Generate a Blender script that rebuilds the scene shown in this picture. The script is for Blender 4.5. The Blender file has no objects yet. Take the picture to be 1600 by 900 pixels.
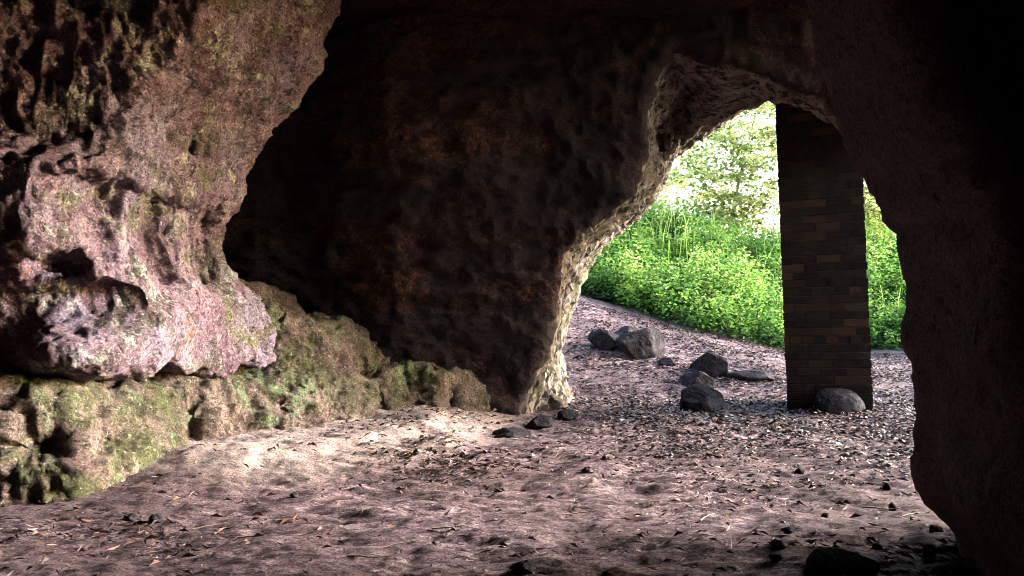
import bpy, bmesh, math
import numpy as np
from mathutils import Vector, Matrix

# ------------------------------------------------------------------ camera, sky, sun, exposure
C = bpy.context.scene
R = math.radians
COL = C.collection
CAM_Z = 1.1
F = 1244.0                       # focal length in pixels of the 1600 wide photograph
PITCH = math.atan(50 / F)
cam_data = bpy.data.cameras.new('camera')
cam = bpy.data.objects.new('camera', cam_data)
COL.objects.link(cam)
cam.location = (0, 0, CAM_Z)
cam.rotation_euler = (R(90) + PITCH, 0, 0)
cam_data.sensor_width = 36.0
cam_data.lens = 36.0 * F / 1600.0
cam_data.clip_start = 0.05
cam_data.clip_end = 1500
C.camera = cam

SUN_EL, SUN_AZ = 19.0, 75.0      # azimuth measured from +Y towards +X
world = bpy.data.worlds.new('World')
C.world = world
world.use_nodes = True
wn = world.node_tree.nodes
wn.clear()
sky = wn.new('ShaderNodeTexSky')
sky.sky_type = 'NISHITA'
sky.sun_disc = False
sky.sun_elevation = R(SUN_EL)
sky.sun_rotation = R(SUN_AZ)
sky.air_density = 1.2
sky.dust_density = 2.5
sky.ozone_density = 1.0
bg = wn.new('ShaderNodeBackground')
bg.inputs['Strength'].default_value = 0.15
wo = wn.new('ShaderNodeOutputWorld')
world.node_tree.links.new(sky.outputs[0], bg.inputs[0])
world.node_tree.links.new(bg.outputs[0], wo.inputs[0])

sun_data = bpy.data.lights.new('sun', 'SUN')
sun_data.energy = 1.5
sun_data.angle = R(14)
sun_data.color = (1.0, 0.965, 0.955)
sun = bpy.data.objects.new('sun', sun_data)
COL.objects.link(sun)
sd = Vector((math.sin(R(SUN_AZ)) * math.cos(R(SUN_EL)), math.cos(R(SUN_AZ)) * math.cos(R(SUN_EL)), math.sin(R(SUN_EL))))
sun.rotation_euler = sd.to_track_quat('Z', 'Y').to_euler()
sun.location = (20, 12, 12)

vs = C.view_settings
vs.view_transform = 'Standard'
vs.look = 'None'
vs.exposure = 4.2
vs.gamma = 1.0
vs.use_curve_mapping = False
C.render.engine = 'CYCLES'
cy = C.cycles
cy.use_denoising = True
try:
    cy.denoiser = 'OPENIMAGEDENOISE'
    cy.denoising_input_passes = 'RGB_ALBEDO_NORMAL'
except Exception:
    pass
C.render.filter_size = 0.9
cy.pixel_filter_type = 'BLACKMAN_HARRIS'
cy.filter_width = 0.9
cy.max_bounces = 6
cy.diffuse_bounces = 4
cy.glossy_bounces = 2
cy.transmission_bounces = 3
cy.transparent_max_bounces = 4
cy.caustics_reflective = False
cy.caustics_refractive = False
cy.sample_clamp_indirect = 3.0

# ------------------------------------------------------------------ helpers
_cp, _sp = math.cos(PITCH), math.sin(PITCH)


def P(px, py, Y):
    """A point at the real distance Y along a sight line measured on the photograph."""
    u, v = (px - 800) / F, (450 - py) / F
    k = Y / (_cp - v * _sp)
    return (u * k, Y, CAM_Z + (_sp + v * _cp) * k)


_rng = np.random.default_rng(11)
_perm = _rng.permutation(256).astype(np.int32)
_perm = np.concatenate([_perm, _perm, _perm])
_g = _rng.normal(size=(256, 3))
_g = (_g / np.linalg.norm(_g, axis=1)[:, None]).astype(np.float32)


def perlin(p):
    p = np.asarray(p, np.float32)
    i = np.floor(p).astype(np.int32)
    f = p - i
    i &= 255
    w = f * f * f * (f * (f * 6 - 15) + 10)
    out = np.zeros(len(p), np.float32)
    for dx in (0, 1):
        wx = w[:, 0] if dx else 1 - w[:, 0]
        a = _perm[(i[:, 0] + dx) & 255]
        for dy in (0, 1):
            wy = w[:, 1] if dy else 1 - w[:, 1]
            b = _perm[(a + i[:, 1] + dy) & 255]
            for dz in (0, 1):
                wz = w[:, 2] if dz else 1 - w[:, 2]
                g = _g[_perm[(b + i[:, 2] + dz) & 255]]
                d = g[:, 0] * (f[:, 0] - dx) + g[:, 1] * (f[:, 1] - dy) + g[:, 2] * (f[:, 2] - dz)
                out += wx * wy * wz * d
    return out * 1.5


def fbm(p, octaves=4, gain=0.5, ridged=False, off=0.0):
    p = np.asarray(p, np.float32) + off
    a, s, out = 1.0, 0.0, 0
    for _ in range(octaves):
        n = perlin(p)
        if ridged:
            n = 1 - 2 * np.abs(n)
        out = out + a * n
        s += a
        a *= gain
        p = p * 2.03 + 17.3
    return out / s


def sstep(a, b, x):
    t = np.clip((x - a) / (b - a), 0, 1)
    return t * t * (3 - 2 * t)


def smax(a, b, k):
    h = np.clip(0.5 + 0.5 * (a - b) / k, 0, 1)
    return b * (1 - h) + a * h + k * h * (1 - h)


def smin(a, b, k):
    return -smax(-a, -b, k)


def poly_sdf(qx, qy, poly):
    """Signed distance to a closed 2-D polygon, negative inside."""
    poly = np.asarray(poly, np.float32)
    d = np.full(qx.shape, 1e9, np.float32)
    inside = np.zeros(qx.shape, bool)
    n = len(poly)
    for i in range(n):
        ax, ay = poly[i]
        bx, by = poly[(i + 1) % n]
        ex, ey = bx - ax, by - ay
        wx, wy = qx - ax, qy - ay
        t = np.clip((wx * ex + wy * ey) / (ex * ex + ey * ey + 1e-12), 0, 1)
        d = np.minimum(d, (wx - ex * t) ** 2 + (wy - ey * t) ** 2)
        c = (ay > qy) != (by > qy)
        if by != ay:
            inside ^= c & (qx < ex * (qy - ay) / (by - ay) + ax)
    d = np.sqrt(d)
    return np.where(inside, -d, d)


def ell(x, y, z, c, r, rot=0.0, tilt=0.0):
    dx, dy, dz = x - c[0], y - c[1], z - c[2]
    if tilt:
        ct, st = math.cos(tilt), math.sin(tilt)
        dy, dz = dy * ct + dz * st, -dy * st + dz * ct
    k = np.sqrt((dx / r[0]) ** 2 + (dy / r[1]) ** 2 + (dz / r[2]) ** 2)
    return (k - 1) * min(r)


def grid(lo, hi, h):
    ax = [np.arange(lo[k], hi[k] + h * 0.5, h, dtype=np.float32) for k in range(3)]
    return np.meshgrid(*ax, indexing='ij')


def surface_nets(f, lo, h):
    """f: solid is negative. Returns vertices and quads."""
    f = np.pad(f, 1, constant_values=h)
    lo = np.asarray(lo, np.float32) - h
    s = f < 0
    nx, ny, nz = f.shape
    cnt = np.zeros((nx - 1, ny - 1, nz - 1), np.int8)
    for i in (0, 1):
        for j in (0, 1):
            for k in (0, 1):
                cnt += s[i:nx - 1 + i, j:ny - 1 + j, k:nz - 1 + k]
    act = (cnt > 0) & (cnt < 8)
    idx = np.argwhere(act)
    num = np.full(act.shape, -1, np.int32)
    num[act] = np.arange(len(idx))
    cv = {}
    for i in (0, 1):
        for j in (0, 1):
            for k in (0, 1):
                cv[(i, j, k)] = f[idx[:, 0] + i, idx[:, 1] + j, idx[:, 2] + k]
    acc = np.zeros((len(idx), 3), np.float32)
    n = np.zeros(len(idx), np.float32)
    for a in range(3):
        for b in (0, 1):
            for c in (0, 1):
                o = [0, 0, 0]
                oth = [q for q in range(3) if q != a]
                o[oth[0]], o[oth[1]] = b, c
                e = list(o)
                e[a] = 1
                v0, v1 = cv[tuple(o)], cv[tuple(e)]
                m = (v0 < 0) != (v1 < 0)
                t = np.where(m, v0 / np.where(m, v0 - v1, 1), 0)
                pt = np.tile(np.array(o, np.float32), (len(idx), 1))
                pt[:, a] = t
                acc[m] += pt[m]
                n += m
    V = (idx + acc / n[:, None]) * h + lo
    quads = []
    for a in range(3):
        b, c = (a + 1) % 3, (a + 2) % 3
        sl0 = [slice(1, -1)] * 3
        sl1 = [slice(1, -1)] * 3
        sl0[a], sl1[a] = slice(0, -1), slice(1, None)
        s0, s1 = s[tuple(sl0)], s[tuple(sl1)]
        for neg in (True, False):
            e = np.argwhere((s0 & ~s1) if neg else (~s0 & s1))
            if not len(e):
                continue
            base = e.copy()
            base[:, b] += 1
            base[:, c] += 1

            def at(db, dc):
                q = base.copy()
                q[:, b] += db
                q[:, c] += dc
                return num[q[:, 0], q[:, 1], q[:, 2]]
            Q = np.stack([at(-1, -1), at(0, -1), at(0, 0), at(-1, 0)], 1)
            quads.append(Q if neg else Q[:, ::-1])
    return V.astype(np.float32), np.concatenate(quads)


def vnormals(V, Q):
    a, b, c, d = V[Q[:, 0]], V[Q[:, 1]], V[Q[:, 2]], V[Q[:, 3]]
    fn = np.cross(c - a, d - b)
    N = np.zeros_like(V)
    for k in range(Q.shape[1]):
        for x in range(3):
            N[:, x] += np.bincount(Q[:, k], fn[:, x], len(V))
    return N / (np.linalg.norm(N, axis=1)[:, None] + 1e-9)


def mesh_np(name, V, faces, mat, smooth=True, parent=None):
    """faces: integer array (n, 3 or 4)."""
    me = bpy.data.meshes.new(name)
    faces = np.asarray(faces)
    n, k = faces.shape
    me.vertices.add(len(V))
    me.vertices.foreach_set('co', np.asarray(V, np.float32).ravel())
    me.loops.add(n * k)
    me.loops.foreach_set('vertex_index', faces.astype(np.int32).ravel())
    me.polygons.add(n)
    me.polygons.foreach_set('loop_start', np.arange(0, n * k, k, dtype=np.int32))
    me.polygons.foreach_set('use_smooth', np.full(n, smooth))
    me.update(calc_edges=True)
    me.materials.append(mat)
    o = bpy.data.objects.new(name, me)
    COL.objects.link(o)
    o.parent = parent
    return o


def tag(o, label=None, cat=None, group=None, kind=None):
    if label: o['label'] = label
    if cat: o['category'] = cat
    if group: o['group'] = group
    if kind: o['kind'] = kind
    return o


# ------------------------------------------------------------------ materials
class NT:
    def __init__(self, name):
        self.m = bpy.data.materials.new(name)
        self.m.use_nodes = True
        self.t = self.m.node_tree
        self.t.nodes.clear()
        self.out = self.new('ShaderNodeOutputMaterial')
        self.bsdf = self.new('ShaderNodeBsdfPrincipled')
        self.link(self.bsdf.outputs[0], self.out.inputs[0])
        self.co = self.new('ShaderNodeTexCoord').outputs['Object']

    def new(self, t):
        return self.t.nodes.new(t)

    def link(self, a, b):
        self.t.links.new(a, b)

    def noise(self, scale, detail=6, rough=0.6, dist=0.0, co=None):
        n = self.new('ShaderNodeTexNoise')
        n.inputs['Scale'].default_value = scale
        n.inputs['Detail'].default_value = detail
        n.inputs['Roughness'].default_value = rough
        n.inputs['Distortion'].default_value = dist
        self.link(co or self.co, n.inputs['Vector'])
        return n.outputs[0]

    def vor(self, scale, co=None, feature='F1'):
        n = self.new('ShaderNodeTexVoronoi')
        n.feature = feature
        n.inputs['Scale'].default_value = scale
        self.link(co or self.co, n.inputs['Vector'])
        return n.outputs['Distance']

    def mapped(self, scale, rot=(0, 0, 0), loc=(0, 0, 0)):
        n = self.new('ShaderNodeMapping')
        n.inputs['Scale'].default_value = scale
        n.inputs['Rotation'].default_value = rot
        n.inputs['Location'].default_value = loc
        self.link(self.co, n.inputs['Vector'])
        return n.outputs[0]

    def ramp(self, fac, stops):
        n = self.new('ShaderNodeValToRGB')
        e = n.color_ramp.elements
        while len(e) < len(stops):
            e.new(0.5)
        for k, (p, c) in enumerate(stops):
            e[k].position = p
            e[k].color = (*c, 1) if len(c) == 3 else c
        self.link(fac, n.inputs[0])
        return n.outputs[0]

    def mask(self, fac, a, b):
        return self.ramp(fac, [(a, (0, 0, 0)), (b, (1, 1, 1))])

    def mix(self, fac, a, b, mode='MIX'):
        n = self.new('ShaderNodeMix')
        n.data_type = 'RGBA'
        n.blend_type = mode
        for s, v in ((n.inputs[0], fac), (n.inputs[6], a), (n.inputs[7], b)):
            if isinstance(v, (int, float)):
                s.default_value = v
            elif isinstance(v, tuple):
                s.default_value = (*v, 1)
            else:
                self.link(v, s)
        return n.outputs[2]

    def bump(self, h, strength, dist, prev=None):
        n = self.new('ShaderNodeBump')
        n.inputs['Strength'].default_value = strength
        n.inputs['Distance'].default_value = dist
        self.link(h, n.inputs['Height'])
        if prev is not None:
            self.link(prev, n.inputs['Normal'])
        return n.outputs[0]

    def done(self, col, rough=0.9, nrm=None, spec=0.2):
        b = self.bsdf
        if isinstance(col, tuple):
            b.inputs['Base Color'].default_value = (*col, 1)
        else:
            self.link(col, b.inputs['Base Color'])
        b.inputs['Roughness'].default_value = rough
        b.inputs['Specular IOR Level'].default_value = spec
        if nrm is not None:
            self.link(nrm, b.inputs['Normal'])
        return self.m


def rock_bump(t, k=1.0):
    n = t.bump(t.noise(7, 9, 0.75, 0.7), 1.0, 0.17 * k)
    n = t.bump(t.noise(27, 8, 0.8, 0.5), 1.0, 0.065 * k, n)
    return n


def grains(t, c, lo=0.45, hi=1.7, scale=75):
    """Coarse sand grains of the stone, light and dark."""
    g = t.ramp(t.noise(scale, 3, 0.7), [(0.36, (lo, lo, lo)), (0.64, (hi, hi, hi))])
    return t.mix(1.0, c, g, 'MULTIPLY')


def pit_shade(t, c, dark, amt=1.0):
    """Dark flecks for grime and for the shade of crevices, painted over the stone."""
    c = t.mix(t.mask(t.noise(24, 9, 0.8, 0.9), 0.525, 0.62), c, dark)
    c = t.mix(t.mask(t.noise(9, 9, 0.8, 1.2, t.mapped((1, 1, 1), loc=(4, 4, 9))), 0.535, 0.61), c, dark)
    return c


def mat_sandstone():
    t = NT('pink_sandstone')
    c = t.ramp(t.noise(2.2, 9, 0.7, 0.4), [(0.32, (0.065, 0.040, 0.052)), (0.46, (0.165, 0.102, 0.138)), (0.6, (0.285, 0.205, 0.255)), (0.75, (0.46, 0.41, 0.42))])
    c = t.mix(t.mask(t.noise(1.3, 7, 0.68, 0.3, t.mapped((1, 1, 1), loc=(7, 2, 5))), 0.49, 0.60), c, (0.24, 0.20, 0.28))
    c = t.mix(t.mask(t.noise(1.5, 10, 0.76, 0.6, t.mapped((1, 1, 1), loc=(3, 9, 1))), 0.535, 0.61), c, (0.15, 0.15, 0.085))
    c = t.mix(t.mask(t.noise(1.9, 10, 0.78, 0.5, t.mapped((1, 1, 1), loc=(13, 4, 8))), 0.52, 0.60), c, (0.075, 0.06, 0.055))
    c = t.mix(t.mask(t.noise(2.8, 9, 0.75, 0.4, t.mapped((1, 1, 1), loc=(1, 14, 18))), 0.56, 0.64), c, (0.44, 0.48, 0.41))
    c = t.mix(t.mask(t.noise(2.0, 9, 0.75, 0.4, t.mapped((1, 1, 1), loc=(31, 4, 28))), 0.58, 0.64), c, (0.20, 0.095, 0.08))
    c = t.mix(t.mask(t.noise(33, 9, 0.82, 0.4, t.mapped((1, 1, 1), loc=(8, 2, 3))), 0.56, 0.64), c, (0.60, 0.55, 0.55))
    return t.done(grains(t, pit_shade(t, c, (0.045, 0.032, 0.035))), 0.92, rock_bump(t))


def mat_mossy():
    t = NT('mossy_sandstone')
    c = t.ramp(t.noise(2.8, 8, 0.65, 0.4), [(0.3, (0.06, 0.038, 0.034)), (0.48, (0.13, 0.09, 0.083)), (0.65, (0.22, 0.165, 0.15)), (0.8, (0.36, 0.30, 0.265))])
    alg = t.noise(1.7, 9, 0.72, 0.6, t.mapped((1, 1, 1), loc=(5, 3, 2)))
    c = t.mix(t.mask(alg, 0.45, 0.58), c, (0.070, 0.074, 0.034))
    c = t.mix(t.mask(t.noise(2.6, 8, 0.7, 0.5, t.mapped((1, 1, 1), loc=(15, 6, 2))), 0.55, 0.63), c, (0.14, 0.18, 0.105))
    c = t.mix(t.mask(t.noise(2.4, 9, 0.75, 0.5, t.mapped((1, 1, 1), loc=(11, 8, 4))), 0.55, 0.63), c, (0.06, 0.055, 0.035))
    c = t.mix(t.mask(t.noise(33, 9, 0.82, 0.4, t.mapped((1, 1, 1), loc=(8, 2, 3))), 0.57, 0.65), c, (0.50, 0.47, 0.38))
    return t.done(grains(t, pit_shade(t, c, (0.03, 0.026, 0.018))), 0.92, rock_bump(t))


def sooty_shade(t):
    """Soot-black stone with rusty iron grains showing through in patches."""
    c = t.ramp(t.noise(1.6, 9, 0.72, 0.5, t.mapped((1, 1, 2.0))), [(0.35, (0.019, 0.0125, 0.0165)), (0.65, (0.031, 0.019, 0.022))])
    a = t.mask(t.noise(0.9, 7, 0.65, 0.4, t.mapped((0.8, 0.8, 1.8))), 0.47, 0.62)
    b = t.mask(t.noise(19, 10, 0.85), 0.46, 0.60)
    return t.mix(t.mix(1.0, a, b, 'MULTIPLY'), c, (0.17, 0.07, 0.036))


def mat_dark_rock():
    t = NT('sooty_shade_sandstone')
    return t.done(grains(t, sooty_shade(t), 0.3, 2.0, 60), 0.95, rock_bump(t), 0.05)


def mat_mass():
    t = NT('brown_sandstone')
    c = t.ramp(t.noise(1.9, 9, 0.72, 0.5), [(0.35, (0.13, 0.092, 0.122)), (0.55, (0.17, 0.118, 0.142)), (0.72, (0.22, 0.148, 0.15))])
    return t.done(grains(t, pit_shade(t, c, (0.05, 0.036, 0.04)), 0.4, 1.8, 90), 0.9, rock_bump(t))


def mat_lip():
    """Rock of the cave mouth: the lit lip is painted pale, the shaded inner wall sooty dark."""
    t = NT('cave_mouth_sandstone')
    dark = grains(t, sooty_shade(t), 0.3, 2.0, 60)
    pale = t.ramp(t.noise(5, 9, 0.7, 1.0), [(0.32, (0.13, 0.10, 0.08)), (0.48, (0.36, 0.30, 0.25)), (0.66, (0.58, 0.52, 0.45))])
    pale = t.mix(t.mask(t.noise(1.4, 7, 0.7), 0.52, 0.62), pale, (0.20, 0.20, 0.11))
    pale = t.mix(t.mask(t.noise(13, 9, 0.8, 0.6, t.mapped((0.5, 1.8, 0.5))), 0.49, 0.55), pale, (0.03, 0.023, 0.021))  # dark creases put into the colour, standing in for shade in the folds
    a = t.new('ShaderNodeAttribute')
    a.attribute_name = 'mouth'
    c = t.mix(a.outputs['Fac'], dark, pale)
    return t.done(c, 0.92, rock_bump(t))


def mat_ground():
    t = NT('sandy_earth')
    co = t.mapped((0.75, 1.5, 1))
    c = t.ramp(t.noise(5.5, 9, 0.75, 0.6, co), [(0.32, (0.036, 0.024, 0.030)), (0.48, (0.115, 0.079, 0.094)), (0.60, (0.28, 0.205, 0.22)), (0.70, (0.58, 0.50, 0.48))])  # palest stop stands in for raking highlights on the sand
    c = t.mix(t.mask(t.noise(0.7, 5, 0.6), 0.40, 0.60), c, (0.085, 0.058, 0.063))
    c = t.mix(t.mask(t.noise(21, 8, 0.8, 0.8, t.mapped((0.5, 1.6, 1))), 0.48, 0.58), c, (0.035, 0.024, 0.027))
    a = t.new('ShaderNodeAttribute')
    a.attribute_name = 'slab'
    pale = t.ramp(t.noise(7, 8, 0.7, 0.4), [(0.3, (0.11, 0.08, 0.08)), (0.5, (0.24, 0.195, 0.185)), (0.7, (0.42, 0.37, 0.33))])
    c = t.mix(a.outputs['Fac'], c, pale)
    a2 = t.new('ShaderNodeAttribute')
    a2.attribute_name = 'bank'
    c = t.mix(a2.outputs['Fac'], c, (0.045, 0.05, 0.02))
    n = t.bump(t.noise(14, 8, 0.75, 0.5, co), 0.9, 0.05)
    n = t.bump(t.noise(60, 5, 0.75, 0.6, co), 0.9, 0.015, n)
    return t.done(grains(t, c, 0.5, 1.65, 80), 0.95, n, 0.1)


def mat_boulder():
    t = NT('grey_boulder')
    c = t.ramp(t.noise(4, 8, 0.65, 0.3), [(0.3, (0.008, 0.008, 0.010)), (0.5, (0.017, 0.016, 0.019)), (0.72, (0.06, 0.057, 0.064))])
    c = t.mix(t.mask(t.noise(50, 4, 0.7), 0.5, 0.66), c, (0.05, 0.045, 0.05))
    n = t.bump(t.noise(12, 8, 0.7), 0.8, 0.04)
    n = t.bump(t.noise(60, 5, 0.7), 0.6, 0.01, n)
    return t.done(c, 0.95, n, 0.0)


def mat_brick():
    t = NT('old_brick')
    g = t.new('ShaderNodeNewGeometry').outputs['Random Per Island']
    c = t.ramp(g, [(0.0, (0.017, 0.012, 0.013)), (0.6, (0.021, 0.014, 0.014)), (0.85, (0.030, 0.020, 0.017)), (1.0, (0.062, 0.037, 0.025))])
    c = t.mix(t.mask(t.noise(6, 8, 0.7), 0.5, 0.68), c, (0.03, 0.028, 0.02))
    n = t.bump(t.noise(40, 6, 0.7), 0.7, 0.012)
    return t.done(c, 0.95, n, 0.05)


def mat_mortar():
    t = NT('lime_mortar')
    c = t.ramp(t.noise(9, 6, 0.7), [(0.3, (0.03, 0.022, 0.018)), (0.7, (0.075, 0.055, 0.04))])
    return t.done(c, 0.95, t.bump(t.noise(60, 5, 0.7), 0.6, 0.008))


def mat_leaf(name, stops, transl=0.45, attr=None):
    t = NT(name)
    g = t.new('ShaderNodeNewGeometry').outputs['Random Per Island']
    if attr:
        a = t.new('ShaderNodeAttribute')
        a.attribute_name = attr
        g = a.outputs['Fac']
    c = t.ramp(g, stops)
    t.done(c, 0.6, None, 0.25)
    if transl:
        tr = t.new('ShaderNodeBsdfTranslucent')
        t.link(c, tr.inputs[0])
        mx = t.new('ShaderNodeMixShader')
        mx.inputs[0].default_value = transl
        t.link(t.bsdf.outputs[0], mx.inputs[1])
        t.link(tr.outputs[0], mx.inputs[2])
        t.link(mx.outputs[0], t.out.inputs[0])
    return t.m


def mat_bark():
    t = NT('bark')
    c = t.ramp(t.noise(8, 6, 0.7, 0.3, t.mapped((1, 1, 0.25))), [(0.3, (0.12, 0.10, 0.07)), (0.7, (0.30, 0.26, 0.20))])
    return t.done(c, 0.9, t.bump(t.noise(20, 5, 0.7, 0, t.mapped((1, 1, 0.2))), 0.8, 0.03))


M_PINK, M_MOSS, M_DARK, M_LIP = mat_sandstone(), mat_mossy(), mat_dark_rock(), mat_lip()
M_GROUND, M_BOULDER, M_BRICK, M_MORTAR = mat_ground(), mat_boulder(), mat_brick(), mat_mortar()
M_BARK = mat_bark()
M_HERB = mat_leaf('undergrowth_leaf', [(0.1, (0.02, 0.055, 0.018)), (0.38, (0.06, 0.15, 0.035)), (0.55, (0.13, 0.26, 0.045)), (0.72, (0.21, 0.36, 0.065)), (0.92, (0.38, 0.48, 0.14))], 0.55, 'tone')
M_TREE = mat_leaf('tree_leaf', [(0, (0.05, 0.09, 0.02)), (0.4, (0.26, 0.31, 0.09)), (1, (0.55, 0.56, 0.26))], 0.55)
M_LITTER = mat_leaf('dead_leaf', [(0, (0.018, 0.012, 0.012)), (0.6, (0.045, 0.028, 0.024)), (0.88, (0.085, 0.046, 0.032)), (0.985, (0.14, 0.09, 0.075)), (1, (0.36, 0.29, 0.27))], 0.0)
M_TWIG = mat_leaf('dry_twig', [(0, (0.08, 0.055, 0.045)), (1, (0.22, 0.165, 0.14))], 0.0)

# ------------------------------------------------------------------ ground: one sheet from the cave floor to the horizon
LEDGE_FRONT = [(-5.0, 4.5), (-2.98, 4.62), (-2.58, 4.78), (-2.33, 5.75), (-2.02, 6.2), (-1.68, 6.5), (-1.36, 6.8), (-1.12, 7.2),
               (-0.92, 7.45), (-0.5, 7.62), (-0.2, 8.1), (0.12, 8.35), (0.5, 8.5), (0.5, 9.3), (-5.0, 9.3)]


def ground_smooth(x, y):
    a = np.maximum(y - 9.5, 0)
    z = 0.14 * sstep(4.5, 9.0, y) + 0.09 * np.minimum(a, 4.6) + 0.06 * np.minimum(a, 4.6) * np.clip(4.8 - x, 0, 6)
    b = np.maximum(y - 14.1 - 0.35 * np.sin(x * 1.3), 0)
    z = z + (0.70 * np.minimum(b, 2.6) + 0.06 * np.clip(b - 2.6, 0, 14)) * sstep(13.0, 8.5, x)
    d = poly_sdf(x.astype(np.float32), y.astype(np.float32), LEDGE_FRONT)
    m = sstep(1.5, 0.1, d) * sstep(4.3, 5.6, y) * sstep(0.4, -0.9, x)
    z = z + 0.08 * m
    return z, d


def ground_h(x, y, fine=True):
    x, y = np.atleast_1d(np.asarray(x, np.float32)), np.atleast_1d(np.asarray(y, np.float32))
    z, d = ground_smooth(x, y)
    near = sstep(16, 12, y) * sstep(-2, 1, y)
    q = np.stack([x, y, np.zeros_like(x)], 1)
    z = z + near * 0.07 * fbm(q * 0.9, 3)
    if fine:
        z = z + near * (0.050 * fbm(q * [2.2, 4.4, 1], 3, 0.55, off=5) + 0.034 * fbm(q * [2.8, 12, 1] + 0.3 * fbm(q * 1.5, 2, off=19)[:, None], 4, 0.64, True, off=9))
        # low eroded steps on the pale slab of bare rock by the ledge
        s = sstep(1.35, 0.9, d + 0.25 * fbm(q * 1.5, 3, off=21)) * sstep(5.0, 5.5, y) * sstep(0.2, -0.6, x)
        z = z + 0.05 * s + 0.05 * sstep(0.75, 0.6, d + 0.3 * fbm(q * 1.9, 3, off=31)) * s
    return z


def gz(x, y):
    return float(ground_h([x], [y])[0])


def build_ground():
    def axis(fine_lo, fine_hi, h, lo, hi):
        a = list(np.arange(fine_lo, fine_hi, h))
        s, p = h, fine_hi
        while p < hi:
            a.append(p)
            s *= 1.13
            p += s
        a.append(hi)
        s, p, b = h, fine_lo, []
        while True:
            s *= 1.13
            p -= s
            if p <= lo:
                break
            b.append(p)
        return np.array([lo] + b[::-1] + a, np.float32)
    xs = axis(-3.2, 4.6, 0.02, -300, 300)
    ys = axis(3.0, 11.0, 0.025, -200, 400)
    X, Y = np.meshgrid(xs, ys, indexing='ij')
    x, y = X.ravel(), Y.ravel()
    z = ground_h(x, y)
    V = np.stack([x, y, z], 1)
    nx, ny = len(xs), len(ys)
    I = np.arange(nx * ny).reshape(nx, ny)
    Q = np.stack([I[:-1, :-1], I[1:, :-1], I[1:, 1:], I[:-1, 1:]], -1).reshape(-1, 4)
    o = mesh_np('ground', V, Q, M_GROUND)
    _, d = ground_smooth(x, y)
    q = np.stack([x, y, np.zeros_like(x)], 1)
    s = sstep(1.35, 0.9, d + 0.25 * fbm(q * 1.5, 3, off=21)) * sstep(5.0, 5.5, y) * sstep(0.4, -0.4, x) * 0.7
    at = o.data.attributes.new('slab', 'FLOAT', 'POINT')
    at.data.foreach_set('value', s.astype(np.float32))
    b = sstep(13.9, 14.4, y - 0.35 * np.sin(x * 1.3) + 0.5 * fbm(q * 1.7, 3, off=3))
    at = o.data.attributes.new('bank', 'FLOAT', 'POINT')
    at.data.foreach_set('value', b.astype(np.float32))
    return tag(o, kind='structure')


build_ground()

# ------------------------------------------------------------------ the cave
Y_IN, Y_OUT = 8.0, 9.2
_in = [(806, 800), (812, 640), (828, 600), (856, 530), (868, 450), (880, 395), (916, 352), (972, 322), (1000, 285), (1012, 235), (1007, 180),
       (1022, 143), (1050, 108), (1100, 118), (1160, 133), (1203, 150), (1270, 172), (1318, 203), (1352, 240), (1440, 160), (1600, 40), (2400, 0), (2400, 800)]
_out = [(905, 760), (904, 640), (881, 595), (875, 545), (891, 480), (917, 420), (956, 372), (1005, 325), (1034, 290), (1044, 250), (1078, 224),
        (1105, 207), (1140, 190), (1168, 173), (1196, 157), (1215, 140), (1270, 90), (1340, 40), (1420, 0), (1600, -20), (2000, -20), (2400, -20), (2400, 760)]
IN = np.array([(P(a, b, Y_IN)[0], P(a, b, Y_IN)[2]) for a, b in _in])
OUT = np.array([(P(a, b, Y_OUT)[0], P(a, b, Y_OUT)[2]) for a, b in _out])


def xl(y):
    return np.interp(y, [-5, 3.8, 4.6, 6.6, 7.4, 9], [-3.8, -3.8, -3.5, -3.2, -3.3, -3.3]).astype(np.float32)


def yback(x, z):
    return 8.0 + 0.25 * sstep(-0.9, -2.4, x) - 0.16 * np.maximum(z - 1.6, 0) - 0.1 * sstep(0.8, 0.2, z)


def chamber(x, y, z):
    zc = np.clip(3.4 + 0.26 * (y - 3.5), 3.2, 4.6) - 0.03 * (np.maximum(np.abs(x - 0.3) - 1.6, 0)) ** 2
    zc = np.where(x > 3, np.maximum(zc, 2.9), zc)
    zc = zc + 0.45 * np.clip(x - 0.8, 0, 3.5) * sstep(4.6, 5.6, y)  # hidden roof raised to the right so low sun reaches the buttress
    yb = yback(x, z)
    right = np.where(((y < -1.5) & (y > -2.8)) | (y > 4.5), 30.0, 3.2)  # the narrow unseen gap is added to let in fill light
    d = smax(xl(y) - x, z - zc, 0.5)
    d = smax(d, y - yb, 0.35)
    d = smax(d, x - right, 0.05)
    d = np.maximum(d, -4.0 - y)
    return np.maximum(d, -0.45 - z)


def xcut(y):
    # roof cut away unseen beyond the great rock mass on the right, to admit daylight
    return np.interp(y, [-3, -2.7, -1.6, -1.3, 4.4, 5.0, 12], [6.3, 3.2, 3.2, 6.3, 6.3, 4.8, 4.8]).astype(np.float32)


def mouth(x, y, z):
    out = np.full(x.shape, 9.0, np.float32)
    for j in range(x.shape[1]):
        Y = float(y[0, j, 0])
        if Y < 7.3:
            continue
        t = min(max((Y - Y_IN) / (Y_OUT - Y_IN), 0), 1)
        poly = IN * (1 - t) + OUT * t
        d = poly_sdf(x[:, j, :], z[:, j, :], poly)
        if Y > Y_OUT:
            d = d - 0.25 * (Y - Y_OUT)
        if Y < Y_IN:
            d = d - 0.3 * (Y_IN - Y)
        out[:, j, :] = d
    return out


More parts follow.
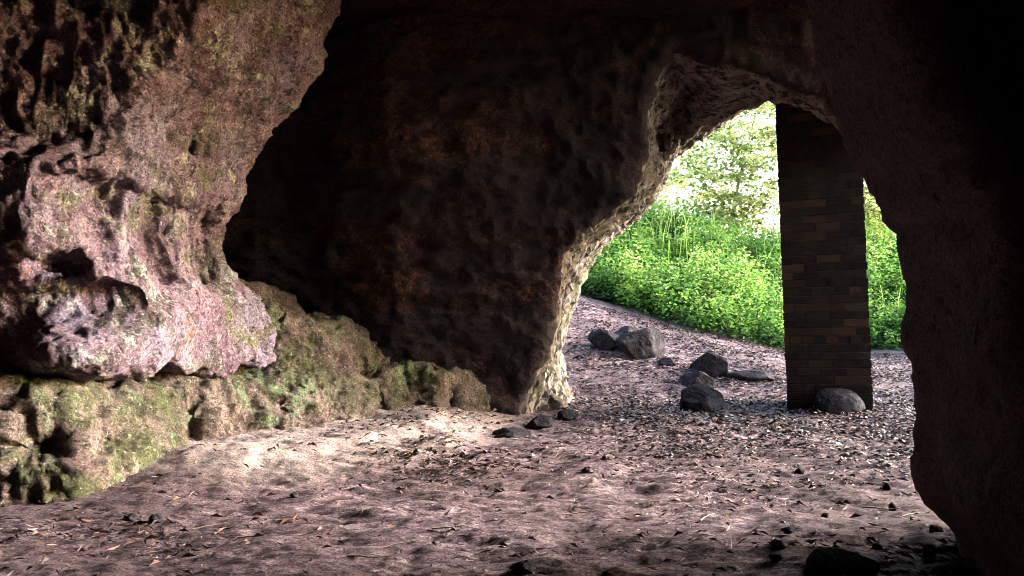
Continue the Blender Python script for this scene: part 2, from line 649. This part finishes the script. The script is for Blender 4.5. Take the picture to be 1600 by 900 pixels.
def rock_noise(V, k=1.0, off=0.0, warp=0.0):
    q = V.astype(np.float32) + off
    if warp:
        w = np.stack([fbm(q * 1.1, 2, off=3), fbm(q * 1.1, 2, off=13), fbm(q * 1.1, 2, off=23)], 1)
        q = q + warp * w
    n = 0.16 * fbm(q * [0.9, 0.9, 1.3], 3)
    n += 0.075 * fbm(q * [2.3, 2.3, 3.6], 3, 0.55, True, off=4)
    n += 0.030 * fbm(q * 8.0, 3, 0.6, False, off=8)
    return n * k


def solid(name, f, lo, h, mat, noise):
    V, Q = surface_nets(f, lo, h)
    N = vnormals(V, Q)
    V = V + N * noise(V, N)[:, None]
    return mesh_np(name, V, Q, mat)


# the near part: ceiling, left wall, back of the cave and an unseen opening right of the camera, added for fill light
lo, hi, h = (-5.2, -4.8, -0.5), (6.6, 6.92, 6.3), 0.065
x, y, z = grid(lo, hi, h)
f = np.maximum(-chamber(x, y, z), x - xcut(y))
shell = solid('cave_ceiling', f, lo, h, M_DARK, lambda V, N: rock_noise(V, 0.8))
tag(shell, kind='structure')

# the far wall with the cave mouth through it
lo, hi, h = (-5.2, 6.6, -0.5), (5.0, 9.9, 6.3), 0.04
x, y, z = grid(lo, hi, h)
vd = np.minimum(mouth(x, y, z), ell(x, y, z, P(1072, 172, 8.55), (0.26, 0.42, 0.36)))
vd = np.minimum(vd, ell(x, y, z, P(1035, 215, 8.5), (0.16, 0.35, 0.22)))
f = np.maximum(np.maximum(-chamber(x, y, z), -vd), x - xcut(y))


def lip_noise(V, N):
    n = rock_noise(V, 0.8) + 0.06 * fbm(V * [0.7, 0.7, 3.4] + 0.3 * fbm(V * 0.8, 2, off=9)[:, None], 4, 0.6, True, off=46)
    m = sstep(-0.12, 0.1, V[:, 1] - yback(V[:, 0], V[:, 2])) * sstep(-0.4, 0.4, V[:, 0])
    s = fbm(V * [3.5, 1.6, 3.0], 3, 0.6, True, off=40)
    s2 = fbm(V * [9, 4, 7], 3, 0.6, True, off=50)
    s3 = fbm(V * [1.3, 6.5, 1.3] + 0.25 * fbm(V * 2, 2, off=41)[:, None], 3, 0.55, True, off=44)
    # little of the broad swell at the mouth, so that its outline stays where it is; streaky strata instead
    return n * (1 - 0.75 * m) + m * (0.06 * s + 0.028 * s2 + 0.10 * s3 - 0.095)


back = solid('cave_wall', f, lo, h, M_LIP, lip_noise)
v = np.empty(len(back.data.vertices) * 3, np.float32)
back.data.vertices.foreach_get('co', v)
v = v.reshape(-1, 3)
nn = np.empty(len(v) * 3, np.float32)
back.data.vertices.foreach_get('normal', nn)
nn = nn.reshape(-1, 3)
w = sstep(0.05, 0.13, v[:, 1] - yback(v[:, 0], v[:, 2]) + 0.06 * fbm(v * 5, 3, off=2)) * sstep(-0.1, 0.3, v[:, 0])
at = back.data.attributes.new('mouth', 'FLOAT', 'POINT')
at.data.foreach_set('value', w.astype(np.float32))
tag(back, kind='structure')

# the hill the cave is cut into
lo, hi, h = (-18, -14, 4.3), (9, 11, 10), 0.3
x, y, z = grid(lo, hi, h)
f = ell(x, y, z, (-3.5, 1.0, 4.3), (12.0, 9.0, 5.2))
f = np.maximum(f, np.minimum(y - 9.7, 99))
f = np.maximum(f, x - xcut(y))
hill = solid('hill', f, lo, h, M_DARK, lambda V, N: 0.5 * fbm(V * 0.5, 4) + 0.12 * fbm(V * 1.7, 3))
tag(hill, kind='structure')

# pale buttress on the left
_sil = [(0, 530), (60, 516), (105, 500), (150, 472), (190, 432), (240, 400), (290, 372), (340, 352), (380, 348), (420, 362), (455, 390), (490, 408), (560, 404), (640, 395)]
_sz = np.array([P(a, r, 6.6)[2] for r, a in _sil])[::-1]
_sx = np.array([P(a, r, 6.6)[0] for r, a in _sil])[::-1]


lo, hi, h = (-4.2, 3.9, 0.3), (-0.9, 7.9, 4.4), 0.022
x, y, z = grid(lo, hi, h)
xs = np.interp(z, _sz, _sx).astype(np.float32)
over = sstep(1.9, 3.6, z)
W = xs - (0.24 + 0.10 * over) * (6.6 - y) - 2.2 * np.maximum(np.interp(z, [0.6, 1.3, 1.5, 2.0, 2.25, 3.6], [5.4, 5.3, 4.8, 4.75, 5.15, 5.3]).astype(np.float32) - y, 0) - 1.6 * np.maximum(y - 6.45, 0) ** 2
# vertical flutes and the brow above them
W = W + 0.055 * np.sin(y * 12.0 + 1.4 * np.sin(z * 2.2)) * sstep(2.12, 1.97, z) * sstep(1.15, 1.45, z) * sstep(4.9, 5.3, y)
W = W + 0.10 * sstep(1.98, 2.05, z) * sstep(2.5, 2.1, z)
f = x - W
for (px, py, Y, r, tl) in [(255, 222, 5.9, (0.22, 0.16, 0.26), 0.5), (92, 412, 4.95, (0.2, 0.22, 0.09), 0.0), (300, 340, 6.1, (0.10, 0.35, 0.05), 0.0),
                           (312, 405, 6.2, (0.06, 0.07, 0.26), -0.1), (255, 415, 5.7, (0.055, 0.06, 0.22), 0.1), (215, 400, 5.4, (0.05, 0.05, 0.2), 0.1)]:
    f = smax(f, -ell(x, y, z, P(px, py, Y), r, tilt=tl), 0.09)
# a smooth tongue that rises to the right, and the apron that spreads round the foot
for k in range(9):
    t = k / 8
    c = P(165 + 150 * t, 562 - 64 * math.sin(t * 1.9), 5.1 + 1.15 * t)
    f = smin(f, ell(x, y, z, (c[0] - 0.20, c[1], c[2]), (0.29, 0.30, 0.16 + 0.03 * t)), 0.20)
f = smin(f, ell(x, y, z, (-2.45, 6.85, 0.75), (0.55, 0.6, 0.5)), 0.3)
# undercut: the crevice that runs along the top of the ledge
f = smax(f, 0.70 + 0.04 * np.sin(y * 7.0) + 0.03 * np.sin(y * 17.0 + 1) - z, 0.07)
_tongue = np.array([P(165 + 150 * t, 562 - 64 * math.sin(t * 1.9), 5.1 + 1.15 * t) for t in np.linspace(0, 1, 12)], np.float32)


def buttress_noise(V, N):
    d = np.min(np.stack([np.linalg.norm(V - c, axis=1) for c in _tongue]), 0)
    k = 1 - 0.45 * sstep(0.55, 0.25, d)
    n = rock_noise(V, 0.6, 31.0, 0.25) + 0.035 * fbm(V * [3.2, 3.2, 2.4], 3, 0.6, True, off=60) + 0.030 * fbm(V * [10, 10, 5], 3, 0.6, True, off=64)
    n = n + 0.05 * fbm(V * [5.5, 5.5, 1.5] + 0.3 * fbm(V * 2.5, 2, off=7)[:, None], 3, 0.55, True, off=62) * sstep(1.0, 1.4, V[:, 2])
    return n * k - 0.07 + 0.012 * fbm(V * 18, 3, 0.65, True, off=68)


but = solid('rock_buttress', f, lo, h, M_PINK, buttress_noise)
tag(but, 'pale pink and green buttress of weathered sandstone leaning up the left side of the cave', 'rock')

# mossy ledge along its foot
lo, hi, h = (-4.2, 3.9, -0.3), (0.7, 9.0, 1.75), 0.023
x, y, z = grid(lo, hi, h)
pd = poly_sdf(x[:, :, 0], y[:, :, 0], LEDGE_FRONT)[:, :, None]
top = np.interp(x, [-3.2, -2.4, -1.6, -0.9, -0.3, 0.3], [0.68, 0.60, 0.60, 0.56, 0.42, 0.24]).astype(np.float32)
f = smax(pd + 0.45 * np.maximum(z - 0.15, 0) ** 1.0, z - top, 0.12)
# the upper tier: a mossy apron between the buttress and the back wall, split from the ledge by a crevice
ztop = np.interp(x, [-3.2, -2.45, -2.25, -2.03, -1.69, -1.46, -1.30, -0.8, -0.42, 0.0, 0.5], [1.6, 1.5, 1.33, 1.18, 1.14, 1.05, 0.80, 0.68, 0.52, 0.36, 0.2]).astype(np.float32) - 0.15
g = smax(pd + 0.33 + 0.40 * (z - 0.6), z - ztop, 0.10)
g = np.maximum(g, 6.2 - y + 0.5 * (x + 2.2))
g = np.maximum(g, top + 0.045 + 0.03 * np.sin(x * 5) - z)
f = np.minimum(f, g)
for (px, py, Y, r) in [(592, 640, 7.15, (0.09, 0.2, 0.2)), (300, 655, 5.85, (0.1, 0.1, 0.16)), (435, 655, 6.6, (0.08, 0.14, 0.16)), (180, 690, 5.1, (0.12, 0.14, 0.1)),
                       (60, 700, 4.72, (0.2, 0.2, 0.12)), (700, 628, 7.6, (0.09, 0.2, 0.2))]:
    f = smax(f, -ell(x, y, z, P(px, py, Y), r), 0.06)
led = solid('rock_ledge', f, lo, h, M_MOSS,
            lambda V, N: rock_noise(V, 0.6, 71.0, 0.3) + 0.085 * fbm(V * [2.4, 2.4, 3.4], 3, 0.6, True, off=80) + 0.045 * fbm(V * [3.5, 3.5, 11] + 0.2 * fbm(V * 2, 2, off=5)[:, None], 3, 0.6, True, off=86)
            + 0.018 * fbm(V * 16, 3, 0.65, True, off=88))
tag(led, 'low green mossy rock ledge along the cave floor under the pink buttress', 'rock ledge')

# black mass of rock on the right
_rs = [(-100, 1230), (0, 1265), (110, 1292), (166, 1310), (245, 1340), (270, 1360), (300, 1374), (338, 1382), (352, 1404), (400, 1405), (430, 1420), (540, 1417), (572, 1430), (640, 1432),
       (658, 1441), (700, 1430), (745, 1430), (780, 1444), (812, 1472), (846, 1516), (880, 1522)]
_rz = np.array([P(a, r, 3.6)[2] for r, a in _rs])[::-1]
_rx = np.array([P(a, r, 3.6)[0] for r, a in _rs])[::-1]
lo, hi, h = (0.9, 2.2, -0.4), (6.4, 4.5, 4.2), 0.032
x, y, z = grid(lo, hi, h)
S = np.interp(z, _rz, _rx).astype(np.float32)
S = S + 0.075 * sstep(-0.1, 0.25, z) - 0.20 * np.maximum(3.6 - y, 0) + 2.5 * np.maximum(y - 3.65, 0) ** 2 - 0.5 * sstep(2.8, 3.6, z)
f = smax(S - x, 2.55 + 0.06 * np.maximum(z, 0) - y, 0.12)
f = np.maximum(f, y - 4.1)
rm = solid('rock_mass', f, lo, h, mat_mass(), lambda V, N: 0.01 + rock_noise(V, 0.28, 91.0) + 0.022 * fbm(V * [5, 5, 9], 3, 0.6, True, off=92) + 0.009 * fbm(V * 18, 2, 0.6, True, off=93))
tag(rm, 'black unlit mass of cave rock that closes the right side beyond the brick pillar', 'rock')

# ------------------------------------------------------------------ brick pillar under the roof
def build_pillar():
    root = bpy.data.objects.new('brick_pillar', None)
    COL.objects.link(root)
    x0, x1, y0, y1 = 3.05, 3.89, 8.34, 9.15
    cx, cy = (x0 + x1) / 2, (y0 + y1) / 2
    zb = 0.0
    root.location = (cx, cy, zb)
    root.rotation_euler = (0, R(-1.4), R(-21))
    hx, hy = (x1 - x0) / 2, (y1 - y0) / 2
    ch, H = 0.085, 4.1
    rng = np.random.default_rng(4)
    V, Fc = [], []

    def brick(ax, ay, bx, by, za, zb2):
        j = rng.normal(0, 0.0024, 3)
        c = len(V)
        e = 0.004
        for zz, ins in ((za, e), (za + e, 0), (zb2 - e, 0), (zb2, e)):
            for (px, py) in ((ax + ins, ay + ins), (bx - ins, ay + ins), (bx - ins, by - ins), (ax + ins, by - ins)):
                V.append((px + j[0], py + j[1], zz + j[2] * 0.5))
        for l in range(3):
            for k in range(4):
                a, b = c + l * 4 + k, c + l * 4 + (k + 1) % 4
                Fc.append((a, b, b + 4, a + 4))
        Fc.append((c + 3, c + 2, c + 1, c))
        Fc.append((c + 12, c + 13, c + 14, c + 15))
    n = int(H / ch)
    for k in range(n):
        za, zc = k * ch + 0.004, (k + 1) * ch - 0.004
        header = k % 6 == 4
        L = 0.119 if header else 0.238
        for side in range(4):
            half = hx if side % 2 == 0 else hy
            d = 0.10
            p = -half + (0 if side % 2 == 0 else d + 0.012) - (0 if k % 2 else L / 2)
            end = half - (0 if side % 2 == 0 else d + 0.012)
            start = -half + (0 if side % 2 == 0 else d + 0.012)
            while p < end - 0.01:
                a, b = max(p, start), min(p + L - 0.008, end)
                if b - a > 0.03:
                    if side == 0: brick(a, -hy, b, -hy + d, za, zc)
                    elif side == 2: brick(a, hy - d, b, hy, za, zc)
                    elif side == 1: brick(hx - d, a, hx, b, za, zc)
                    else: brick(-hx, a, -hx + d, b, za, zc)
                p += L
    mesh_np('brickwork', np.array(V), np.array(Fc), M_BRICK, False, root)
    i = 0.009
    bm = bmesh.new()
    bmesh.ops.create_cube(bm, size=1)
    bmesh.ops.scale(bm, vec=(2 * (hx - i), 2 * (hy - i), H), verts=bm.verts)
    bmesh.ops.translate(bm, vec=(0, 0, H / 2), verts=bm.verts)
    me = bpy.data.meshes.new('mortar')
    bm.to_mesh(me)
    bm.free()
    me.materials.append(M_MORTAR)
    o = bpy.data.objects.new('mortar', me)
    COL.objects.link(o)
    o.parent = root
    tag(root, 'square dark brick pillar propping the roof of the cave mouth', 'pillar')


build_pillar()

# ------------------------------------------------------------------ boulders and stones
def ico(sub):
    bm = bmesh.new()
    bmesh.ops.create_icosphere(bm, subdivisions=sub, radius=1)
    V = np.array([v.co[:] for v in bm.verts], np.float32)
    Fc = np.array([[v.index for v in f.verts] for f in bm.faces])
    bm.free()
    return V, Fc


_ICO = {k: ico(k) for k in (3, 4, 5)}


def stone(name, loc, size, seed, label, cat, rz=0.0, tilt=0.0, cuts=14, sub=5, mat=None, group=None, sink=0.25, power=0.8):
    V, Fc = _ICO[sub]
    rng = np.random.default_rng(seed)
    V = V.copy()
    for _ in range(cuts):
        n = rng.normal(size=3)
        n[2] = abs(n[2]) * 0.9 + 0.1 if rng.random() < 0.7 else n[2]
        n /= np.linalg.norm(n)
        d = rng.uniform(0.55, 0.85)
        t = V @ n.astype(np.float32) - d
        V = V - np.maximum(t, 0)[:, None] * n[None].astype(np.float32) * 0.93
    o_ = rng.uniform(0, 50)
    N = V / np.linalg.norm(V, axis=1)[:, None]
    V = V + N * (0.10 * fbm(V * 1.6 + o_, 3) + 0.05 * fbm(V * 4.5 + o_, 3, 0.6, True))[:, None]
    V = V * np.array(size, np.float32)
    c, s = math.cos(tilt), math.sin(tilt)
    V = np.stack([V[:, 0] * c + V[:, 2] * s, V[:, 1], -V[:, 0] * s + V[:, 2] * c], 1)
    c, s = math.cos(rz), math.sin(rz)
    V = np.stack([V[:, 0] * c - V[:, 1] * s, V[:, 0] * s + V[:, 1] * c, V[:, 2]], 1)
    hgt = V[:, 2].max() - V[:, 2].min()
    V[:, 2] -= V[:, 2].min() + sink * hgt
    o = mesh_np(name, V, Fc, mat or M_BOULDER)
    o.location = (loc[0], loc[1], gz(loc[0], loc[1]))
    return tag(o, label, cat, group)


def ground_at(px, py):
    """Where the sight line through a spot on the photograph's floor meets the ground."""
    ys_ = np.linspace(2.6, 16, 1200)
    pts = np.array([P(px, py, Y) for Y in ys_])
    g = ground_h(pts[:, 0], pts[:, 1], False)
    k = int(np.argmax(pts[:, 2] < g))
    return float(pts[k, 0]), float(pts[k, 1])


def boulder(px, py, wpx, hpx, seed, label, depth=0.8, sink=0.3, **kw):
    bx, by = ground_at(px, py)
    w = wpx / F * by
    hh = 0.8 * hpx / F * by / (1 - sink)
    by2 = by + w * depth * 0.35
    return stone('boulder', (bx, by2), (w / 2 * 1.08, w / 2 * depth, hh / 2 * 1.05), seed, label, 'boulder', sink=sink, **kw)


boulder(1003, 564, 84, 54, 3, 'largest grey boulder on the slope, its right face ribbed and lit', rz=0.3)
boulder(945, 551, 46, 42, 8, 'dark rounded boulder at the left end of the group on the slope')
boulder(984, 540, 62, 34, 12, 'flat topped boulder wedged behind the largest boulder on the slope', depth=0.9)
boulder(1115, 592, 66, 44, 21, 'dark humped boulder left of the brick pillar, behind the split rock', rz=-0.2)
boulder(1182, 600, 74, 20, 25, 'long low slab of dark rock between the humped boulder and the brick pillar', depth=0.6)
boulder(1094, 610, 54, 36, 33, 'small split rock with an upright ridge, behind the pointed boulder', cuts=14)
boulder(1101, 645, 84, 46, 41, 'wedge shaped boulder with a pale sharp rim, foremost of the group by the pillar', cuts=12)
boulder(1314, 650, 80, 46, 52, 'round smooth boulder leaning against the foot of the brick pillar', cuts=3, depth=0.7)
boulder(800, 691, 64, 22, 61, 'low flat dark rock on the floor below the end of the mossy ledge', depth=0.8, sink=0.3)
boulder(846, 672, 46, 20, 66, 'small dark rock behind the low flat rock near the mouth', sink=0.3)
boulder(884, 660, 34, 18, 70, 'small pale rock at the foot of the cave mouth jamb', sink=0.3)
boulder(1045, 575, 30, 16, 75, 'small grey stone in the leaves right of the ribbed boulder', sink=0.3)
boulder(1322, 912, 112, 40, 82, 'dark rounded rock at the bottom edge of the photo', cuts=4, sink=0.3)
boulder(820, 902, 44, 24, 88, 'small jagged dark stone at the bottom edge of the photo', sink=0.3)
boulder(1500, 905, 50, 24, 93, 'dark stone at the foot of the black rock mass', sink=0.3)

_small = [(1462, 838, 22, 14, 'dark cube like stone near the foot of the black rock mass'), (1386, 772, 13, 12, 'little round dark stone standing on the pale sand'),
          (1395, 798, 14, 13, 'little dark block beside a pale twig on the sand'), (1453, 874, 20, 20, 'dark block of stone beside the pale chip low at right'),
          (1312, 876, 16, 8, 'little dark pebble just above the rounded rock at the bottom edge'), (1370, 862, 18, 10, 'dark flat pebble right of the rounded rock'),
          (1218, 866, 22, 11, 'dark pebble in the sand left of the rounded rock'), (1212, 884, 20, 12, 'lowest dark pebble in the sand left of the rounded rock'),
          (1230, 842, 18, 10, 'dark pebble in the middle of the pale right floor'), (1290, 812, 14, 8, 'small brown pebble on the pale right floor'),
          (1250, 745, 14, 8, 'small dark pebble on the bright strip of sand'), (915, 745, 16, 9, 'dark pebble among the dead leaves in mid floor'),
          (650, 722, 10, 8, 'tiny dark pebble on the pale floor below the mossy ledge'), (762, 715, 14, 6, 'small flat pebble below the low flat rock'),
          (245, 822, 26, 12, 'dark lump of rock on the floor in front of the mossy ledge'), (205, 818, 20, 12, 'smaller dark lump of rock left of the other in front of the ledge'),
          (460, 784, 14, 8, 'small stone on the reddish floor at left')]
for k, (px, py, w, hh, lab) in enumerate(_small):
    bx, by = ground_at(px, py)
    s = by / F
    stone('pebble', (bx, by), (w * s / 2, w * s * 0.42, hh * s * 0.62), 200 + k, lab, 'stone', cuts=8, sub=3, group='loose stones on the cave floor', sink=0.2)

# ------------------------------------------------------------------ dead leaves and twigs
def leaf_cards(P0, size, rng, flat=0.35, width=0.42):
    """Folded four-point leaves at the points P0."""
    n = len(P0)
    a = rng.uniform(0, 2 * math.pi, n)
    up = np.stack([rng.normal(0, flat, n), rng.normal(0, flat, n), np.ones(n)], 1)
    up /= np.linalg.norm(up, axis=1)[:, None]
    d = np.stack([np.cos(a), np.sin(a), np.zeros(n)], 1)
    d = d - up * (d * up).sum(1)[:, None]
    d /= np.linalg.norm(d, axis=1)[:, None]
    s = np.cross(up, d)
    L = size[:, None]
    fold = rng.uniform(-0.1, 0.35, n)[:, None]
    V = np.stack([P0 - d * L * 0.5, P0 + s * L * width + up * L * fold, P0 + d * L * 0.5 + up * L * rng.uniform(-0.1, 0.3, n)[:, None], P0 - s * L * width + up * L * fold], 1).reshape(-1, 3)
    I = np.arange(n)[:, None] * 4
    T = np.concatenate([I + [0, 1, 2], I + [0, 2, 3]], 1).reshape(-1, 3)
    return V, T


def build_litter():
    rng = np.random.default_rng(5)
    n = 110000
    x = rng.uniform(-3.0, 8.4, n)
    y = rng.uniform(3.0, 13.6, n)
    q = np.stack([x, y, 0 * x], 1)
    drift = sstep(6.0, 6.9, y) * sstep(10.4, 8.6, y) * sstep(0.2, 1.6, x)
    drift2 = sstep(9.0, 10.5, y) * 0.8
    dens = 0.05 + 1.6 * drift + drift2 + 0.35 * sstep(5.0, 5.6, y) * sstep(6.8, 6.2, y) * sstep(-1.6, -0.8, x)
    dens = dens * (0.35 + 1.3 * sstep(-0.25, 0.35, fbm(q * [0.9, 1.6, 1], 3, off=77)))
    d = poly_sdf(x.astype(np.float32), y.astype(np.float32), LEDGE_FRONT)
    keep = (rng.random(n) < dens) & (d > 0.03)
    x, y = x[keep], y[keep]
    z = ground_h(x, y) + rng.uniform(0.002, 0.02, len(x))
    V, T = leaf_cards(np.stack([x, y, z], 1), rng.uniform(0.012, 0.05, len(x)) * sstep(2, 8, y) + 0.012, rng, 0.22)
    n = 60000
    x = rng.uniform(-3.0, 4.6, n)
    y = 3.0 + 9.0 * rng.random(n) ** 1.3
    q = np.stack([x, y, 0 * x], 1)
    keep = (rng.random(n) < 0.04 + 0.5 * sstep(0.0, 0.35, fbm(q * [0.8, 2.0, 1], 3, off=57))) & (poly_sdf(x.astype(np.float32), y.astype(np.float32), LEDGE_FRONT) > 0.03)
    x, y = x[keep], y[keep]
    W, T2 = leaf_cards(np.stack([x, y, ground_h(x, y) + rng.uniform(0.002, 0.014, len(x))], 1), rng.uniform(0.02, 0.075, len(x)), rng, 0.2, 0.05)
    T = np.concatenate([T, T2 + len(V)])
    V = np.concatenate([V, W])
    o = mesh_np('dead_leaves', V, T, M_LITTER, False)
    tag(o, 'brown dead leaves strewn over the cave floor and drifted round the boulders', 'leaves', kind='stuff')


build_litter()


def build_twigs():
    rng = np.random.default_rng(15)
    spots = [(625, 862), (480, 845), (330, 832), (575, 885), (395, 845), (905, 812), (1105, 820), (1375, 802), (1430, 815), (700, 840), (1010, 850), (540, 790), (850, 870), (250, 870), (1180, 770)]
    for k, (px, py) in enumerate(spots):
        bx, by = ground_at(px, py)
        L = rng.uniform(0.08, 0.22)
        a = rng.normal(0, 0.5)
        n = 7
        t = np.linspace(-0.5, 0.5, n)
        bend = rng.uniform(-0.25, 0.25)
        cx = bx + L * (t * math.cos(a) - bend * (t * t) * math.sin(a))
        cyy = by + L * (t * math.sin(a) + bend * (t * t) * math.cos(a))
        cz = ground_h(cx, cyy, True).max() * 0.5 + ground_h(cx, cyy) * 0.5 + 0.006 + 0.02 * (t + 0.5)
        r = 0.0042 * (1.1 - 0.7 * (t + 0.5))
        V, Q = [], []
        for i in range(n):
            for s in range(6):
                b = s * math.pi / 3
                V.append((cx[i] - bx - r[i] * math.cos(b) * math.sin(a), cyy[i] - by + r[i] * math.cos(b) * math.cos(a), cz[i] - cz[0] + r[i] * math.sin(b)))
        for i in range(n - 1):
            for s in range(6):
                Q.append((i * 6 + s, i * 6 + (s + 1) % 6, i * 6 + 6 + (s + 1) % 6, i * 6 + 6 + s))
        o = mesh_np('twig', np.array(V), np.array(Q), M_TWIG)
        o.location = (bx, by, cz[0])
        tag(o, 'thin dry twig lying on the bare cave floor', 'twig', 'dry twigs scattered on the cave floor')


build_twigs()

# ------------------------------------------------------------------ the green bank and its trees
def build_undergrowth():
    rng = np.random.default_rng(9)
    n = 4400
    x = rng.uniform(-1.0, 13.5, n)
    y = 13.9 + 4.0 * rng.random(n) ** 1.1 + 0.35 * np.sin(x * 1.3)
    keep = (x / y > 0.02) & (x / y < 0.85)
    x, y = x[keep], y[keep]
    z = ground_h(x, y, False)
    hgt = rng.uniform(0.35, 1.1, len(x)) * (0.75 + 0.9 * fbm(np.stack([x, y, 0 * x], 1) * 0.8, 2, off=6))
    pts, sz, tone = [], [], []
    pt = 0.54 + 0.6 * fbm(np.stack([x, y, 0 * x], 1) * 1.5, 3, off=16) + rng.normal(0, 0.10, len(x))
    for i in range(len(x)):
        m = 42
        t = rng.random(m) ** 0.7
        r = 0.05 + 0.26 * (1 - t * 0.75)
        a = rng.uniform(0, 6.283, m)
        rr = r * np.sqrt(rng.random(m))
        lean = rng.normal(0, 0.1, 2)
        pts.append(np.stack([x[i] + rr * np.cos(a) + lean[0] * t, y[i] + rr * np.sin(a) + (lean[1] - 0.1) * t, z[i] + 0.02 + hgt[i] * t - 0.25 * rr], 1))
        sz.append(rng.uniform(0.05, 0.125, m) * (1.15 - 0.5 * t))
        tone.append(np.clip(pt[i] + 0.45 * (t - 0.6) + rng.normal(0, 0.08, m), 0, 1))  # leaf colour darkens low down, painting shade into the gaps
    V, T = leaf_cards(np.concatenate(pts), np.concatenate(sz), rng, 0.55, 0.28)
    # tall grass among the plants, mostly higher up the bank
    n = 1100
    gx = rng.uniform(-0.5, 10.0, n)
    gy = 14.2 + 3.4 * rng.random(n) ** 0.8
    k = rng.random(n) < sstep(14.2, 16.0, gy) * 0.8 + 0.12
    gx, gy = gx[k], gy[k]
    n = len(gx)
    b = np.stack([gx, gy, ground_h(gx, gy, False) + 0.25], 1)
    hg = rng.uniform(0.4, 0.85, n)
    a = rng.uniform(0, 6.283, n)
    wd = np.stack([np.cos(a), np.sin(a), 0 * a], 1) * 0.011
    ln = rng.normal(0, 0.22, (n, 2)) * hg[:, None]
    mid = b + np.stack([ln[:, 0] * 0.4, ln[:, 1] * 0.4, hg * 0.6], 1)
    tip = b + np.stack([ln[:, 0] * 1.3, ln[:, 1] * 1.3, hg], 1)
    GV = np.stack([b - wd, b + wd, mid + wd * 0.8, mid - wd * 0.8, tip], 1).reshape(-1, 3)
    GI = np.arange(n)[:, None] * 5
    GT = np.concatenate([GI + [0, 1, 2], GI + [0, 2, 3], GI + [3, 2, 4]], 1).reshape(-1, 3)
    tone.append(np.clip(rng.normal(0.72, 0.14, n), 0, 1))
    T = np.concatenate([T, GT + len(V)])
    V = np.concatenate([V, GV])
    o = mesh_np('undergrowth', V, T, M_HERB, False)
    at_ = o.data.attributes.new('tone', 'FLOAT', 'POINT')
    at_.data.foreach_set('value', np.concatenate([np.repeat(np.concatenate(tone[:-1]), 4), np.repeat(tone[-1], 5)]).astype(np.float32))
    tag(o, 'dense bright green nettles and ferns covering the bank outside the cave', 'undergrowth', kind='stuff')


build_undergrowth()


def tube(pts, rad, sides=8):
    V, Q = [], []
    pts = [Vector(p) for p in pts]
    for i, p in enumerate(pts):
        d = (pts[min(i + 1, len(pts) - 1)] - pts[max(i - 1, 0)]).normalized()
        u = d.orthogonal().normalized()
        w = d.cross(u)
        for s in range(sides):
            b = 2 * math.pi * s / sides
            V.append(p + (u * math.cos(b) + w * math.sin(b)) * rad[i])
    for i in range(len(pts) - 1):
        for s in range(sides):
            Q.append((i * sides + s, i * sides + (s + 1) % sides, (i + 1) * sides + (s + 1) % sides, (i + 1) * sides + s))
    return V, Q


def tree(loc, H, spread, seed, label, low=0.25, leaves=9000):
    rng = np.random.default_rng(seed)
    root = bpy.data.objects.new('broadleaf_tree', None)
    COL.objects.link(root)
    root.location = (loc[0], loc[1], gz(*loc) - 0.1)
    V, Q = [], []

    def add(pts, rad):
        v, q = tube(pts, rad)
        b = len(V)
        V.extend(v)
        Q.extend([tuple(i + b for i in f) for f in q])
    lean = rng.normal(0, 0.06, 2)
    tr = [Vector((lean[0] * t * H + 0.08 * math.sin(t * 5 + seed), lean[1] * t * H, t * H * 0.92)) for t in np.linspace(0, 1, 8)]
    add(tr, np.linspace(0.012 * H, 0.003 * H, 8))
    tips = []
    nb = 26
    for k in range(nb):
        t = low + (0.95 - low) * (k + rng.random()) / nb
        i = t * 7
        b0 = tr[int(i)].lerp(tr[min(int(i) + 1, 7)], i % 1)
        a = k * 2.4 + rng.normal(0, 0.4)
        L = spread * (0.45 + 0.75 * math.sin(math.pi * min(1, (t - low) / (1 - low) * 0.8 + 0.2))) * rng.uniform(0.6, 1.1)
        d = Vector((math.cos(a), math.sin(a), rng.uniform(0.05, 0.6)))
        pts = [b0 + d * L * s + Vector((0, 0, -0.12 * L * s * s)) for s in (0, 0.35, 0.7, 1.0)]
        add(pts, [0.004 * H * (1 - t * 0.6), 0.003 * H * (1 - t * .6), 0.002 * H, 0.001 * H])
        for s in (0.2, 0.45, 0.7, 0.9, 1.0):
            tips.append((b0 + d * L * s + Vector((0, 0, -0.12 * L * s * s)), L))
    mesh_np('trunk', np.array(V), np.array(Q), M_BARK, True, root)
    tips = [tp for tp in tips if rng.random() < 0.6]
    per = leaves // len(tips)
    pts = []
    for p, L in tips:
        for c in range(3):
            cc = np.array(p) + rng.normal(0, 0.16 * L + 0.1, 3) * [1, 1, 0.6]
            pts.append(cc + rng.normal(0, 0.15, (per // 3, 3)) * [1.2, 1.2, 0.5])
    pts = np.concatenate(pts)
    v, t_ = leaf_cards(pts, rng.uniform(0.07, 0.17, len(pts)), rng, 0.7, 0.3)
    mesh_np('crown', v, t_, M_TREE, False, root)
    tag(root, label, 'tree', 'trees on the bank outside')
    return root


tree((5.0, 18.4), 4.6, 1.5, 3, 'leafy sunlit tree on the bank directly left of the brick pillar', 0.02, 12000)
tree((2.9, 20.5), 3.6, 1.6, 7, 'bleached sunlit tree above the bank near the left side of the cave mouth', 0.02, 7000)
tree((8.6, 18.0), 4.6, 1.6, 12, 'leafy tree on the bank right of the brick pillar, against the black rock', 0.02, 17000)
